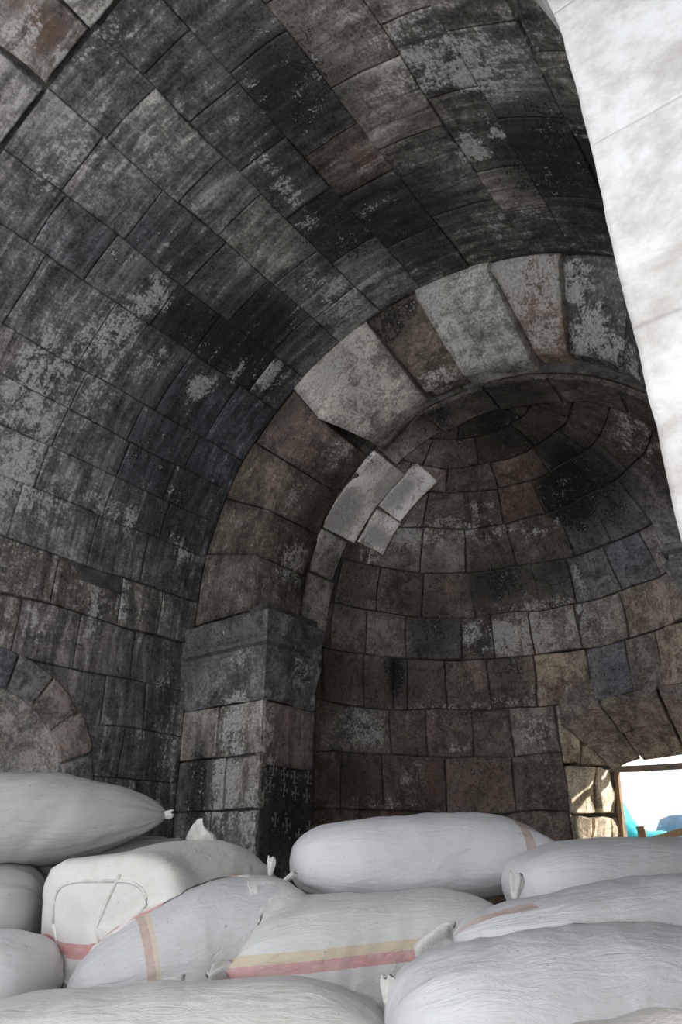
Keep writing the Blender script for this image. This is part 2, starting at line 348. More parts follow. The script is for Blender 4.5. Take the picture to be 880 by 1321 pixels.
def tone_at(s, u, v, jit=0.16):
    best = sorted(((u - a) ** 2 + (v - b) ** 2, c) for a, b, c in SPEC[s])[:2]
    w = [1 / (d + 0.01) ** 1.5 for d, _ in best]
    c = [sum(wi * bi[1][k] for wi, bi in zip(w, best)) / sum(w) for k in range(3)]
    j = 1 + random.uniform(-jit, jit); wob = random.uniform(-0.04, 0.04)
    return (c[0] * j * (1 + wob) / KALB, c[1] * j / KALB, c[2] * j * (1 - wob) / KALB)
def tone_soft(s, u, v):
    best = sorted(((u - a) ** 2 + (v - b) ** 2, c) for a, b, c in SPEC[s])[:4]
    w = [1 / (d + 0.02) for d, _ in best]
    return [sum(wi * bi[1][k] for wi, bi in zip(w, best)) / sum(w) / KALB for k in range(3)]
def masks(s, u, v):
    m = [0.0, 0.0, 0.0]
    for (a, b, ru, rv, an, k, st) in PATCH.get(s, ()):
        du, dv = u - a, v - b
        if abs(du) > 3 * (ru + rv) or abs(dv) > 3 * (ru + rv): continue
        x = du * math.cos(an) + dv * math.sin(an); y = -du * math.sin(an) + dv * math.cos(an)
        q = (x / ru) ** 2 + (y / rv) ** 2
        if q < 5: m[k] = max(m[k], st * math.exp(-q * q * 0.35))
    return m

def mp_n(mp, u, v, p, back):
    a, b = np.array(mp(u, v, 0.0)), np.array(mp(u, v, 0.05))
    n = (b - a) / (np.linalg.norm(b - a) + 1e-9)
    return np.array(p) + n * back
def stone(parent, mp, surf, rect, h0=0.0, gap=0.006, jit=0.012, tone=None, cell=0.075, back=0.07, rag=0.003, relief=0.008, name='stone', tilt=0.003, edge_drop=0.003, keep=None, scale_u=1.0, seed=None):
    """one block: a gently uneven front with worn edges and a skirt into the wall; rect = u0, u1, v0, v1 (or four corners)"""
    if len(rect) == 4 and not isinstance(rect[0], tuple):
        u0, u1, v0, v1 = rect
        q = [(u0, v0), (u1, v0), (u1, v1), (u0, v1)]
    else: q = list(rect)
    cu = sum(p[0] for p in q) / 4; cv = sum(p[1] for p in q) / 4
    if keep and not keep(cu, cv): return None
    g = gap
    cor = []
    for (u, v) in q:
        su, sv = (1 if u < cu else -1), (1 if v < cv else -1)
        cor.append((u + su * (g + random.uniform(0, jit)) / scale_u, v + sv * (g + random.uniform(0, jit))))
    wu = max(abs(q[1][0] - q[0][0]), abs(q[2][0] - q[3][0])) * scale_u; wv = max(abs(q[3][1] - q[0][1]), abs(q[2][1] - q[1][1]))
    nu = max(2, min(12, round(wu / cell))); nv = max(2, min(12, round(wv / cell)))
    ss = [0, 0.012 / max(wu, .06)] + [i / nu for i in range(1, nu)] + [1 - 0.012 / max(wu, .06), 1]
    ts = [0, 0.012 / max(wv, .06)] + [i / nv for i in range(1, nv)] + [1 - 0.012 / max(wv, .06), 1]
    ta, tb = random.uniform(-tilt, tilt), random.uniform(-tilt, tilt)
    sd = random.uniform(0, 100) if seed is None else seed
    verts, uvs, msk, tns = [], [], [], []
    tone = tone or tone_at(surf, cu, cv)
    NU, NV = len(ss), len(ts)
    def edge(k, w): return rag * mnoise.noise(Vector((k * 5.0, sd, w)))
    for i, s in enumerate(ss):
        for j, t in enumerate(ts):
            a = [(1 - s) * (1 - t), s * (1 - t), s * t, (1 - s) * t]
            u = sum(w * c[0] for w, c in zip(a, cor)); v = sum(w * c[1] for w, c in zip(a, cor))
            if i in (0, 1): u += (abs(edge(v, 1)) * 1.6) / scale_u
            if i in (NU - 2, NU - 1): u -= (abs(edge(v, 2)) * 1.6) / scale_u
            if j in (0, 1): v += abs(edge(u, 3)) * 1.6
            if j in (NV - 2, NV - 1): v -= abs(edge(u, 4)) * 1.6
            h = h0 + relief * mnoise.noise(Vector((u * 3.1 * scale_u, v * 3.1, sd))) + relief * .5 * mnoise.noise(Vector((u * 9 * scale_u, v * 9, sd)))
            h += ta * (2 * s - 1) + tb * (2 * t - 1)
            if i in (0, NU - 1) or j in (0, NV - 1): h -= edge_drop
            verts.append(mp(u, v, h)); uvs.append((u * scale_u + sd, v + sd * .37)); msk.append(masks(surf, u, v) if surf else (0, 0, 0))
            tns.append([.55 * x + .45 * y for x, y in zip(tone, tone_soft(surf, u, v))] if surf else tone)
    faces = [(i * NV + j, (i + 1) * NV + j, (i + 1) * NV + j + 1, i * NV + j + 1) for i in range(NU - 1) for j in range(NV - 1)]
    nf = len(faces)
    rim = [(i, 0) for i in range(NU)] + [(NU - 1, j) for j in range(1, NV)] + [(i, NV - 1) for i in range(NU - 2, -1, -1)] + [(0, j) for j in range(NV - 2, 0, -1)]
    k0 = len(verts)
    for (i, j) in rim:
        s, t = ss[i], ts[j]
        a = [(1 - s) * (1 - t), s * (1 - t), s * t, (1 - s) * t]
        u = sum(w * c[0] for w, c in zip(a, cor)); v = sum(w * c[1] for w, c in zip(a, cor))
        verts.append(tuple(2 * a_ - b_ for a_, b_ in zip(verts[i * NV + j], mp_n(mp, u, v, verts[i * NV + j], back)))); uvs.append(uvs[i * NV + j]); msk.append(msk[i * NV + j]); tns.append(tns[i * NV + j])
    n = len(rim)
    for k in range(n):
        i, j = rim[k]; i2, j2 = rim[(k + 1) % n]
        faces.append((i * NV + j, k0 + k, k0 + (k + 1) % n, i2 * NV + j2))
    # outward orientation: the front faces look away from the back
    p0, p1, p2 = (np.array(verts[f]) for f in faces[nf // 2][:3])
    nrm = np.cross(p1 - p0, p2 - p0)
    outw = np.array(mp(cu, cv, 0.1)) - np.array(mp(cu, cv, 0.0))
    if nrm @ outw < 0: faces = [f[::-1] for f in faces]
    o = mesh_obj(name, verts, faces, M_STONE, parent)
    paint(o, tns, msk, uvs, dict(vault=1.0, left=1.0, pilf=.6, pils=.6).get(surf, 0.22))
    me = o.data
    sm = [True] * nf + [False] * (len(faces) - nf)
    me.polygons.foreach_set('use_smooth', sm)
    return o
def paint(o, tone, msk, uvs, strk=0.35):
    me = o.data
    a = me.attributes.new('tone', 'FLOAT_COLOR', 'POINT'); a.data.foreach_set('color', (list((*tone, 1.0)) * len(me.vertices)) if not hasattr(tone[0], '__len__') else [x for t in tone for x in (*t, 1.0)])
    a = me.attributes.new('mask', 'FLOAT_COLOR', 'POINT'); a.data.foreach_set('color', [x for m in msk for x in (*m, strk)])
    uvl = me.uv_layers.new(name='surf')
    idx = np.zeros(len(me.loops), int); me.loops.foreach_get('vertex_index', idx)
    uva = np.array(uvs, float)[idx]; uvl.data.foreach_set('uv', uva.ravel())
def cuts(a, b, step, known=(), jit=0.22):
    """joint positions from a to b: the ones read off the photograph, the rest at about one block length"""
    ks = sorted(k for k in known if a < k < b)
    pts = [a] + ks + [b]; out = [a]
    for p, q in zip(pts, pts[1:]):
        n = max(1, round((q - p) / step)) if (q - p) > step * 1.45 else 1
        for i in range(1, n): out.append(p + (q - p) * (i / n) + random.uniform(-jit, jit) * step * .6)
        out.append(q)
    return out

# ================================================================= the setting
Y0 = -0.9
ths = np.linspace(0, 180, 91) * D2R
# --- barrel vault
ceiling = shell('ceiling', lambda u, v: vault_map(u, v * RV, -0.016), lambda u, v: vault_map(u, v * RV, -0.45), [Y0, 1, 2, 3, 4.6], list(ths))
ceiling['category'] = 'vault'; struct(ceiling, 'sooty barrel vault of squared stone blocks over the sacks')
TH = [3, 13, 21, 28.5, 36, 49.5, 59, 70, 81, 91, 102, 114.5, 123, 134, 145, 156, 167, 177]
KN = {4: (1.62, 2.2, 2.95, 3.5), 5: (1.92, 2.52, 2.95, 3.62), 6: (1.97, 2.55, 3.05), 7: (1.5, 2.1, 2.47, 3.12, 3.62), 8: (1.4, 2.25, 2.74, 3.3), 9: (1.72, 2.44, 2.87, 3.45),
      10: (1.55, 2.14, 2.68, 3.35), 11: (1.95, 2.47, 3.1), 12: (2.1, 2.72, 3.4)}
for i, (a, b) in enumerate(zip(TH, TH[1:])):
    ys = cuts(1.06, 4.0, 0.55, KN.get(i, ()))
    for y0, y1 in zip(ys, ys[1:]):
        stone(ceiling, vault_map, 'vault', (y0, y1, a * D2R * RV, b * D2R * RV), h0=random.uniform(-0.006, 0.009), gap=0.0004, jit=0.003)
    ys = cuts(Y0, 1.04, 0.6)
    for y0, y1 in zip(ys, ys[1:]):                   # the nearer bay stands a little proud of the vault
        tn = None
        if y1 > 1.0:
            tn = {6: (96, 92, 92), 7: (118, 112, 106), 8: (128, 124, 118), 9: (128, 124, 118)}.get(i, (92, 88, 86))
            tn = [c / KALB for c in lin(tn)]
        stone(ceiling, vault_map, 'vault', (y0, y1, a * D2R * RV, b * D2R * RV), h0=0.045 + random.uniform(-0.006, 0.012), gap=0.003, tone=tn, rag=0.02 if i > 6 else 0.006, jit=0.02)
# --- left wall
ZT = ZC + RV * math.sin(3 * D2R)
v, f = box_verts(XWL - 0.5, XWL - 0.016, Y0, 4.7, ZF, ZC + 0.1)
wall_left = struct(mesh_obj('wall_left', v, f, M_MORTAR, center=False), 'grey stained stone side wall below the vault')
ZL = [ZF, -0.35, 0.1, 0.5, 0.86, 1.22, 1.63, ZT]
NY, NZ, NR, NR2 = 2.3, 0.33, 0.65, 0.92              # blocked arch in the left wall: centre y, z, inner and outer radius
def in_niche(y, z): return (z > NZ and math.hypot(y - NY, z - NZ) < NR2 - 0.03) or (z <= NZ and abs(y - NY) < NR2 - 0.03)
for i, (a, b) in enumerate(zip(ZL, ZL[1:])):
    ys = cuts(Y0, 4.0, 0.5, (2.9, 3.42) if i % 2 else (2.62, 3.2))
    for y0, y1 in zip(ys, ys[1:]):
        stone(wall_left, left_map, 'left', (y0, y1, a, b), h0=random.uniform(-0.006, 0.01) + (0.03 if i == 6 else 0), gap=0.0004, jit=0.003, relief=0.012,
              keep=lambda u, v: not in_niche(u, v))
def niche_map(u, v, h):                               # u = radius, v = angle * radius
    t = v / NR2
    return (XWL + h, NY + u * math.cos(t), NZ + u * math.sin(t))
for k in range(9):
    a, b = k * math.pi / 9 * NR2, (k + 1) * math.pi / 9 * NR2
    stone(wall_left, niche_map, None, (NR, NR2, a, b), h0=0.035 + random.uniform(-.008, .008), gap=0.003, tone=[c / KALB for c in lin(random.choice([(88, 84, 84), (78, 78, 82), (96, 88, 82)]))], relief=0.015, name='arch_stone')
for s in (-1, 1):
    for (a, b) in ((ZF, -0.25), (-0.25, NZ)):
        y0, y1 = sorted((NY + s * NR, NY + s * NR2))
        stone(wall_left, left_map, 'left', (y0, y1, a, b), h0=0.03, gap=0.003, name='arch_stone')
stone(wall_left, left_map, None, (NY - NR - .02, NY + NR + .02, ZF, NZ + NR + .02), h0=0.006, tone=[c / KALB for c in lin((116, 112, 108))], relief=0.02, rag=0, name='plaster_infill', back=0.06)
# --- right wall, mostly behind the pale pier
v, f = box_verts(XWR + 0.05, XWR + 0.5, 1.3, 4.7, ZF, ZC + 0.1)
wall_right = struct(mesh_obj('wall_right', v, f, M_MORTAR, center=False), 'stone side wall hidden behind the pale pier')
for i, (a, b) in enumerate(zip(ZL, ZL[1:])):
    ys = cuts(1.3, 4.0, 0.55)
    for y0, y1 in zip(ys, ys[1:]):
        stone(wall_right, right_map, None, (y0, y1, a, b), h0=random.uniform(-0.006, 0.01), tone=[c / KALB for c in lin((78, 74, 70))], cell=0.15)
# --- floor
v, f = box_verts(-5.2, 1.6, Y0, 6.9, ZF - 0.2, ZF)
floor = mesh_obj('floor', v, f, M_FLOOR, center=False); floor['category'] = 'floor'; struct(floor, 'dusty floor under the piled sacks')

# --- chancel arch
def arch_pt(th, r, y): t = th * D2R; return (XC - r * math.cos(t), y, ZC + r * math.sin(t))
trim_1 = shell('trim_1', lambda u, v: arch_pt(u, 1.92, v) , lambda u, v: arch_pt(u, 3.0, v), list(np.linspace(0, 180, 41)), [4.56, 4.64, 4.72])
trim_1['category'] = 'arch'; struct(trim_1, 'broken stone chancel arch in front of the apse')
def voussoir(lo, hi, tone, dab=None, n=6, rel=0.012, nm='voussoir'):
    """lo, hi: profiles [(theta, r, y), ...] from the vault edge to the back of the soffit"""
    m = len(lo); sd = random.uniform(0, 99)
    def resample(pf, k):
        seg = []; out = []
        for a, b in zip(pf, pf[1:]):
            c = max(1, k)
            for i in range(c): out.append(tuple(a[q] + (b[q] - a[q]) * i / c for q in range(3)))
        out.append(pf[-1]); return out
    A, B = resample(lo, 4), resample(hi, 4)
    rows = len(A); vv, uvs, msk = [], [], []
    for i in range(n + 1):
        t = 0.01 + 0.98 * i / n
        for k in range(rows):
            th, r, y = (A[k][q] + (B[k][q] - A[k][q]) * t for q in range(3))
            w = mnoise.noise(Vector((th * .07, r * 4, y * 4 + sd))) * rel
            e = 0.012 if i in (0, n) else 0
            p = arch_pt(th, r + w + e, y + w * .5 + e * .3)
            vv.append(p); uvs.append((k * .12 + sd, th * .04 + sd))
            mm = [0, 0, 0]
            for (px, py, rad, kk, st) in dab or ():
                # the patch is a ball around the point where the sight line meets the chamfer
                q2 = at_arch(px, py)
                if kk == 0: rad, st = rad * 1.45, st * 1.3
                d2 = sum((x1 - x2) ** 2 for x1, x2 in zip(p, q2)) / rad ** 2
                mm[kk] = max(mm[kk], st * math.exp(-d2 * d2 * .5))
            msk.append(mm)
    ff = [(i * rows + k, (i + 1) * rows + k, (i + 1) * rows + k + 1, i * rows + k + 1) for i in range(n) for k in range(rows - 1)]
    nf = len(ff)
    # end cheeks and back, so that a proud block shows its side
    bk = len(vv)
    for i in range(n + 1):
        th = A[0][0] + (B[0][0] - A[0][0]) * (0.01 + 0.98 * i / n)
        th2 = A[-1][0] + (B[-1][0] - A[-1][0]) * (0.01 + 0.98 * i / n)
        vv.append(arch_pt((th + th2) / 2, 2.5, 4.72)); uvs.append((sd, th * .04)); msk.append([0, 0, 0])
    for i in (0, n):
        c = bk + i
        for k in range(rows - 1):
            tri = (i * rows + k, i * rows + k + 1, c)
            ff.append(tri if i == 0 else tri[::-1])
    for i in range(n):
        ff.append((i * rows + rows - 1, (i + 1) * rows + rows - 1, bk + i + 1, bk + i))
        ff.append((i * rows, bk + i, bk + i + 1, (i + 1) * rows))
    o = mesh_obj(nm, vv, ff, M_STONE, trim_1)
    paint(o, [c / KALB for c in lin(tone)], msk, uvs)
    o.data.polygons.foreach_set('use_smooth', [True] * nf + [False] * (len(ff) - nf))
    return o
def at_arch(px, py):                                  # meet the plane y = 4 .. 4.5 on the chamfer cone r = 2.4 - 1.28 (y - 4)
    d = ray(px, py); lo_, hi_ = 3.95, 4.75
    for _ in range(40):
        y = (lo_ + hi_) / 2; p = d * (y / d[1]); r = math.hypot(p[0] - XC, p[2] - ZC)
        if r < 2.42 - 1.28 * (y - 4): lo_ = y
        else: hi_ = y
    return p
OUT, SOF = 2.47, 1.78
def prof(th, fr=1.84, fy=4.0, chamfer=None, so=SOF, thi=None):
    """front face down to a corner at (fr, fy), then the soffit; a chamfer replaces the corner by a broken slope"""
    t2 = th if thi is None else thi
    if chamfer:
        ro, yo, ri, yi = chamfer
        return [(th, OUT, yo - .01), (th, ro, yo), ((th + t2) / 2, (ro + ri) / 2 - .02, (yo + yi) / 2 - .02), (t2, ri, yi), (t2, ri + .02, 4.72)]
    return [(th, OUT, fy), (th, (OUT + fr) / 2, fy), (th, fr, fy), (th, so, 4.45), (th, so + .03, 4.72)]
C1 = (2.34, 4.0, 1.78, 4.5)
brown = (70, 63, 55)
voussoir(prof(-2, 1.80), prof(14, 1.80), (76, 71, 66), [(330, 790, .2, 1, .3), (370, 740, .12, 0, .4)])
voussoir(prof(14, 1.82, 4.01), prof(27, 1.82, 4.01), brown, [(310, 700, .15, 1, .3), (345, 690, .12, 0, .45), (380, 720, .1, 0, .45)])
voussoir(prof(27, 1.84, 4.0), prof(41, 1.86, 4.0), (74, 66, 58), [(375, 640, .12, 0, .45), (400, 655, .15, 1, .4), (355, 670, .1, 1, .3)])
voussoir(prof(41, 1.90, 4.02), prof(55.5, 1.94, 4.02), (78, 69, 62), [(400, 600, .15, 2, .35), (370, 530, .2, 1, .3), (440, 580, .1, 0, .3)])
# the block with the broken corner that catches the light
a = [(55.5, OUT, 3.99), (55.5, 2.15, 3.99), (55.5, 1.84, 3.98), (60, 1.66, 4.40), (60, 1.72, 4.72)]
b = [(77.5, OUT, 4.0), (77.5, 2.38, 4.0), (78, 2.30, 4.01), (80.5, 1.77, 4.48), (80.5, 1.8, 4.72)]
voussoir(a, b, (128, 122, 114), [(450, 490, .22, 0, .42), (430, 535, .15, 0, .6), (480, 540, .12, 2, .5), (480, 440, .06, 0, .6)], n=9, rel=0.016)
voussoir(prof(77.5, chamfer=(2.38, 4.03, 1.83, 4.53), thi=81), prof(89.5, chamfer=(2.36, 4.04, 1.82, 4.54), thi=94), (84, 76, 66), [(500, 415, .2, 1, .6), (550, 470, .15, 2, .4), (560, 495, .12, 0, .45), (525, 395, .1, 1, .6)])
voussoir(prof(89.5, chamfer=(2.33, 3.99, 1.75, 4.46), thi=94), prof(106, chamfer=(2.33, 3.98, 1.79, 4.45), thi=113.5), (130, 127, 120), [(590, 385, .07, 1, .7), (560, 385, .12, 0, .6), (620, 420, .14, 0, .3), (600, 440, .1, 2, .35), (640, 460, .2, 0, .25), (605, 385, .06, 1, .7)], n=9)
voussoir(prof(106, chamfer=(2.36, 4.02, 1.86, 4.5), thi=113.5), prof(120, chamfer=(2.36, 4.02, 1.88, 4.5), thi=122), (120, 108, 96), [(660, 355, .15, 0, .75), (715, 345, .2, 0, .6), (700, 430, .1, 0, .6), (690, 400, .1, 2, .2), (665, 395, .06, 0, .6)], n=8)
voussoir(prof(120, chamfer=(2.40, 4.06, 1.90, 4.54), thi=122), prof(133, chamfer=(2.42, 4.04, 1.86, 4.42), thi=138), (74, 72, 74), [(760, 425, .12, 0, .65), (735, 360, .1, 0, .55), (740, 450, .1, 0, .6), (790, 460, .12, 0, .5)], n=8)
voussoir(prof(133, chamfer=(2.42, 4.04, 1.86, 4.42), thi=138), prof(150, 1.84, 4.0), (66, 66, 68), [(810, 470, .1, 0, .6)])
voussoir(prof(150, 1.84), prof(166, 1.84), (74, 70, 66)); voussoir(prof(166, 1.84), prof(182, 1.84), (74, 70, 66))

# --- pilasters with moulded capitals
def pilaster(name, label, mirror):
    X = (lambda x: 2 * XC - x) if mirror else (lambda x: x)
    xs = sorted((X(-5.2), X(XPF - 0.06)))
    v, f = box_verts(xs[0], xs[1], YPF + 0.05, 4.72, ZF, ZC - .02)
    P = struct(mesh_obj(name, v, f, M_MORTAR, center=False), label)
    P['category'] = 'pilaster'
    mpf = (lambda u, v, h: (X(u), YPF - h, v)); mps = (lambda u, v, h: (X(XPF + h), u, v))
    zs = [ZF, -0.2, 0.28, 0.66, 1.06]
    sf, sp = ('pilf', 'pils') if not mirror else (None, None)
    tn = None if not mirror else [c / KALB for c in lin((80, 75, 70))]
    for k, (a, b) in enumerate(zip(zs, zs[1:])):
        xx = [-4.68, -4.36 + .12 * (k % 2), XPF] if k % 2 else [-4.68, -4.12, XPF]
        for x0, x1 in zip(xx, xx[1:]):
            stone(P, mpf, sf, (x0, x1, a, b), h0=random.uniform(-0.005, 0.01), gap=0.002, jit=0.006, tone=tn, relief=0.014, rag=0.008)
    zs2 = [ZF, -0.25, 0.58, 1.06]
    for k, (a, b) in enumerate(zip(zs2, zs2[1:])):
        stone(P, mps, sp, (YPF + .005, 4.62, a, b), h0=random.uniform(-0.005, 0.01), gap=0.003, jit=0.006, tone=tn, relief=0.014, rag=0.01)
    # capital: a moulded profile swept round the two faces and mitred at the corner
    pr = [(0.00, 1.06), (0.035, 1.10), (0.03, 1.22), (0.06, 1.30), (0.10, 1.38), (0.10, 1.42), (0.07, 1.44), (0.07, 1.47), (0.115, 1.49), (0.12, 1.52), (0.095, 1.545), (0.11, 1.57), (0.14, 1.70), (0.13, 1.735), (-0.02, 1.745)]
    def cap(nm, path, tone, dab):
        """path: plan points with the outward offset direction at each"""
        vv, uvs, msk = [], [], []
        n = len(path); sd = random.uniform(0, 99)
        for i, (p, d) in enumerate(path):
            for (o_, z) in pr:
                w = 0.022 * mnoise.noise(Vector((p[0] * 4 + sd, p[1] * 4, z * 4))) + 0.012 * mnoise.noise(Vector((p[0] * 11 + sd, p[1] * 11, z * 11)))
                oo = o_ * .8 + w
                vv.append((X(p[0] + d[0] * oo), p[1] + d[1] * oo, z + w * .6)); uvs.append((i * .1 + sd, z))
                msk.append(masks(*dab(p, z)) if dab else (0, 0, 0))
        m = len(pr)
        ff = [(i * m + k, (i + 1) * m + k, (i + 1) * m + k + 1, i * m + k + 1) for i in range(n - 1) for k in range(m - 1)]
        if mirror: ff = [q[::-1] for q in ff]
        o = mesh_obj(nm, vv, ff, M_STONE, P, smooth=False)
        paint(o, [c / KALB for c in lin(tone)], msk, uvs)
        return o
    xs_ = np.linspace(-4.68, XPF, 15); ys_ = np.linspace(YPF, 4.34, 6)
    pa = [((x, YPF), (0, -1)) for x in xs_[:-1]] + [((XPF, YPF), (1, -1))] + [((XPF, y), (1, 0)) for y in ys_[1:]]
    cap('capital', pa, (76, 74, 75), None if mirror else (lambda p, z: ('pilf', p[0], z) if p[1] <= YPF + .01 else ('pils', p[1], z)))
    pb = [((XPF - .03, y), (1, 0)) for y in np.linspace(4.355, 4.64, 6)]
    cap('capital_return', pb, (86, 85, 86), None if mirror else (lambda p, z: ('pils', p[1], z)))
    return P
trim_2 = pilaster('trim_2', 'stone pilaster with moulded capital and scratched crosses beside the apse', False)
trim_3 = pilaster('trim_3', 'stone pilaster on the far side of the arch behind the pale pier', True)
# crosses scratched into the dark block on the pilaster's inner face
Z_ = 1 / 3.1429
for (zx, zy, s) in [(537, 665, 1), (580, 690, 1), (622, 700, 1), (525, 732, 1.1), (580, 752, 1), (626, 765, 1), (678, 700, 1), (714, 738, 1), (672, 775, 1), (712, 792, 1), (545, 872, .9), (590, 895, 1.1), (640, 935, .9), (684, 905, 1), (712, 935, .9)]:
    u, v = pils_hit(180 + zx * Z_, 780 + zy * Z_)
    if not (4.05 < u < 4.6): continue
    aw, ah, t = 0.030 * s, 0.040 * s, 0.003
    vv, ff = [], []
    def bar(u0, v0, u1, v1):
        dx, dy = u1 - u0, v1 - v0; l = math.hypot(dx, dy); nx, ny = -dy / l * t, dx / l * t
        k = len(vv)
        for hh in (0.012, 0.020):
            for (a_, b_) in ((u0 + nx, v0 + ny), (u1 + nx, v1 + ny), (u1 - nx, v1 - ny), (u0 - nx, v0 - ny)):
                vv.append(pils_map(a_, b_, hh))
        ff.extend([(k + 4, k + 5, k + 6, k + 7), (k, k + 1, k + 5, k + 4), (k + 1, k + 2, k + 6, k + 5), (k + 2, k + 3, k + 7, k + 6), (k + 3, k, k + 4, k + 7)])
    j = random.uniform(-.12, .12) * ah
    bar(u - aw, v - j, u + aw, v + j); bar(u + j, v - ah, u - j, v + ah)
    for sx, sy in ((1, 0), (-1, 0), (0, 1), (0, -1)):
        ex, ey = u + sx * aw, v + sy * ah
        px_, py_ = (-sy, sx)
        for q in (-1, 1):
            bar(ex, ey, ex + sx * .008 + px_ * q * .014, ey + sy * .008 + py_ * q * .014)
    mesh_obj('carved_cross', vv, ff, M_SCRATCH, trim_2)

# --- apse wall with the window opening
WF = 7.12                                              # the window frame stands in this plane
PHW0, PHW1, WZ0, WZ1 = -7 * D2R, 38 * D2R, -0.12, 1.24
PH = list(np.linspace(-92, -7, 23)) + list(np.linspace(-7, 38, 13))[1:] + list(np.linspace(38, 92, 15))[1:]
wall_apse = shell('wall_apse', lambda u, v: apse_map(u * RA, v, -0.018), lambda u, v: apse_map(u * RA, v, -0.30),
                  [p * D2R for p in PH], [ZF, WZ0, 0.33, 0.81, WZ1, 1.74], skip=lambda u, v: PHW0 < u < PHW1 and WZ0 < v < WZ1)
wall_apse['category'] = 'wall'; struct(wall_apse, 'curved apse wall of squared sooty blocks around the window')
AZs = [ZF, -0.52, -0.1, 0.33, 0.81, 1.25, 1.74]
AK = {3: (-71.3, -58.5, -39.9, -20.9, -7), 4: (-78.8, -55.2, -31.1, -20.1, -7), 5: (-63.5, -54, -49.8, -38.0, -24.9, -11.8, 3.9, 16, 24.8)}
for i, (a, b) in enumerate(zip(AZs, AZs[1:])):
    ps = cuts(-90, 90, 16, AK.get(i, (-74, -60, -42, -24, -7)) + ((38,) if i < 5 else ()), 0.15)
    for p0, p1 in zip(ps, ps[1:]):
        pc = (p0 + p1) / 2 * D2R
        if PHW0 < pc < PHW1 and a > WZ0 - .05 and b < WZ1 + 0.02: continue
        stone(wall_apse, apse_map, 'apse', (p0 * D2R * RA, p1 * D2R * RA, a, b), h0=random.uniform(-0.008, 0.014), gap=0.0015, jit=0.006, relief=0.014, rag=0.007)
# splayed jambs and head of the window: rough blocks between the inner edge and the frame
def splay_map(side):
    a_in = PHW0 if side < 0 else PHW1
    pin = np.array(apse_map(a_in * RA, 0, 0.0))[:2]; pout = np.array([-2.16 if side < 0 else -1.12, WF])
    nrm = np.array([pout[1] - pin[1], -(pout[0] - pin[0])]); nrm /= np.linalg.norm(nrm)
    if side > 0: nrm = -nrm
    def m(u, v, h):
        p = pin + (pout - pin) * u + nrm * h
        return (p[0], p[1], v)
    return m
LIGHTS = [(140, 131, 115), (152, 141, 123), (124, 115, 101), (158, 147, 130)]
for side in (-1, 1):
    mp_ = splay_map(side)
    for k, (z0, z1, us_) in enumerate([(-0.3, 0.06, (0, .55, 1)), (0.06, 0.3, (0, .35, .8, 1)), (0.3, 0.72, (0, .6, 1)), (0.72, 1.28, (0, .45, 1))]):
        for u0, u1 in zip(us_, us_[1:]):
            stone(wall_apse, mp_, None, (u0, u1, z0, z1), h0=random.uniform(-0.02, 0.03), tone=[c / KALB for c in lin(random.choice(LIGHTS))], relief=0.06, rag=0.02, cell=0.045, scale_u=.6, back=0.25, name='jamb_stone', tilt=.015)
def head_map(u, v, h):                                 # u across 0..1, v depth 0..1: an arched, sloping head
    pin = np.array(apse_map((PHW0 + (PHW1 - PHW0) * u) * RA, 0, 0)); pin[2] = 1.24 - 0.30 * (2 * u - 1) ** 2 * .6
    pout = np.array([-2.16 + 1.04 * u, WF, 0.80 - 0.13 * (2 * u - 1) ** 2])
    p = pin + (pout - pin) * v; p[2] -= h
    return tuple(p)
for u0, u1 in ((0, .28), (.28, .66), (.66, 1)):
    for v0, v1 in ((0, .5), (.5, 1)):
        stone(wall_apse, head_map, None, (u0, u1, v0, v1), h0=random.uniform(-0.01, 0.03), tone=[c / KALB for c in lin((104, 96, 88))], relief=0.03, scale_u=1.0, cell=0.12, back=0.25, name='lintel_stone')
v, f = box_verts(-2.7, -0.6, 6.35, WF + .1, WZ0 - .15, WZ0)
mesh_obj('window_sill', v, f, M_FLOOR, wall_apse)
# masonry of the outer wall around the frame
for nm, bx in (('outer_masonry', (-3.2, -2.16, WF, WF + .15, ZF, 1.9)), ('outer_masonry', (-1.12, -0.2, WF, WF + .15, ZF, 1.9)), ('outer_masonry', (-2.16, -1.12, WF, WF + .15, 0.86, 1.9)), ('outer_masonry', (-2.16, -1.12, 6.75, WF + .15, ZF, WZ0 - .02))):
    v, f = box_verts(*bx); mesh_obj(nm, v, f, M_MORTAR, wall_apse)

# --- conch: courses of the half dome and the ring of pale blocks along its mouth
ceiling_apse = shell('ceiling_apse', lambda u, v: dome_map(u * RA, v * RA, -0.018), lambda u, v: dome_map(u * RA, v * RA, -0.30),
                     list(np.linspace(-92, 92, 49) * D2R), list(np.linspace(0, 89.5, 25) * D2R))
ceiling_apse['category'] = 'half dome'; struct(ceiling_apse, 'blackened half dome of stone courses over the apse')
EL = [0, 13, 26.5, 40.5, 52, 61, 71, 82]
DK = {0: (-63.4, -49.3, -32.2, -22.7, 17), 1: (-60, -44.5, -27.5, -7.6, 4.4, 18.5), 2: (-65.7, -45.7, -29.3, -12.1, 7.9, 21.7), 3: (-62, -46.1, -26.2, -13.0, 4.2)}
def inside_ring(u, v):
    a, e = u / RA, v / RA
    return math.asin(math.cos(e) * math.cos(a)) > 3 * D2R
for i, (a, b) in enumerate(zip(EL, EL[1:])):
    cs = math.cos((a + b) / 2 * D2R)
    ps = cuts(-90, 90, 15 / cs ** .9, DK.get(i, ()), 0.2)
    for p0, p1 in zip(ps, ps[1:]):
        stone(ceiling_apse, dome_map, 'dome', (p0 * D2R * RA, p1 * D2R * RA, a * D2R * RA, b * D2R * RA), h0=random.uniform(-0.008, 0.012), gap=0.0015, jit=0.006, relief=0.014, rag=0.007,
              keep=inside_ring, scale_u=cs)
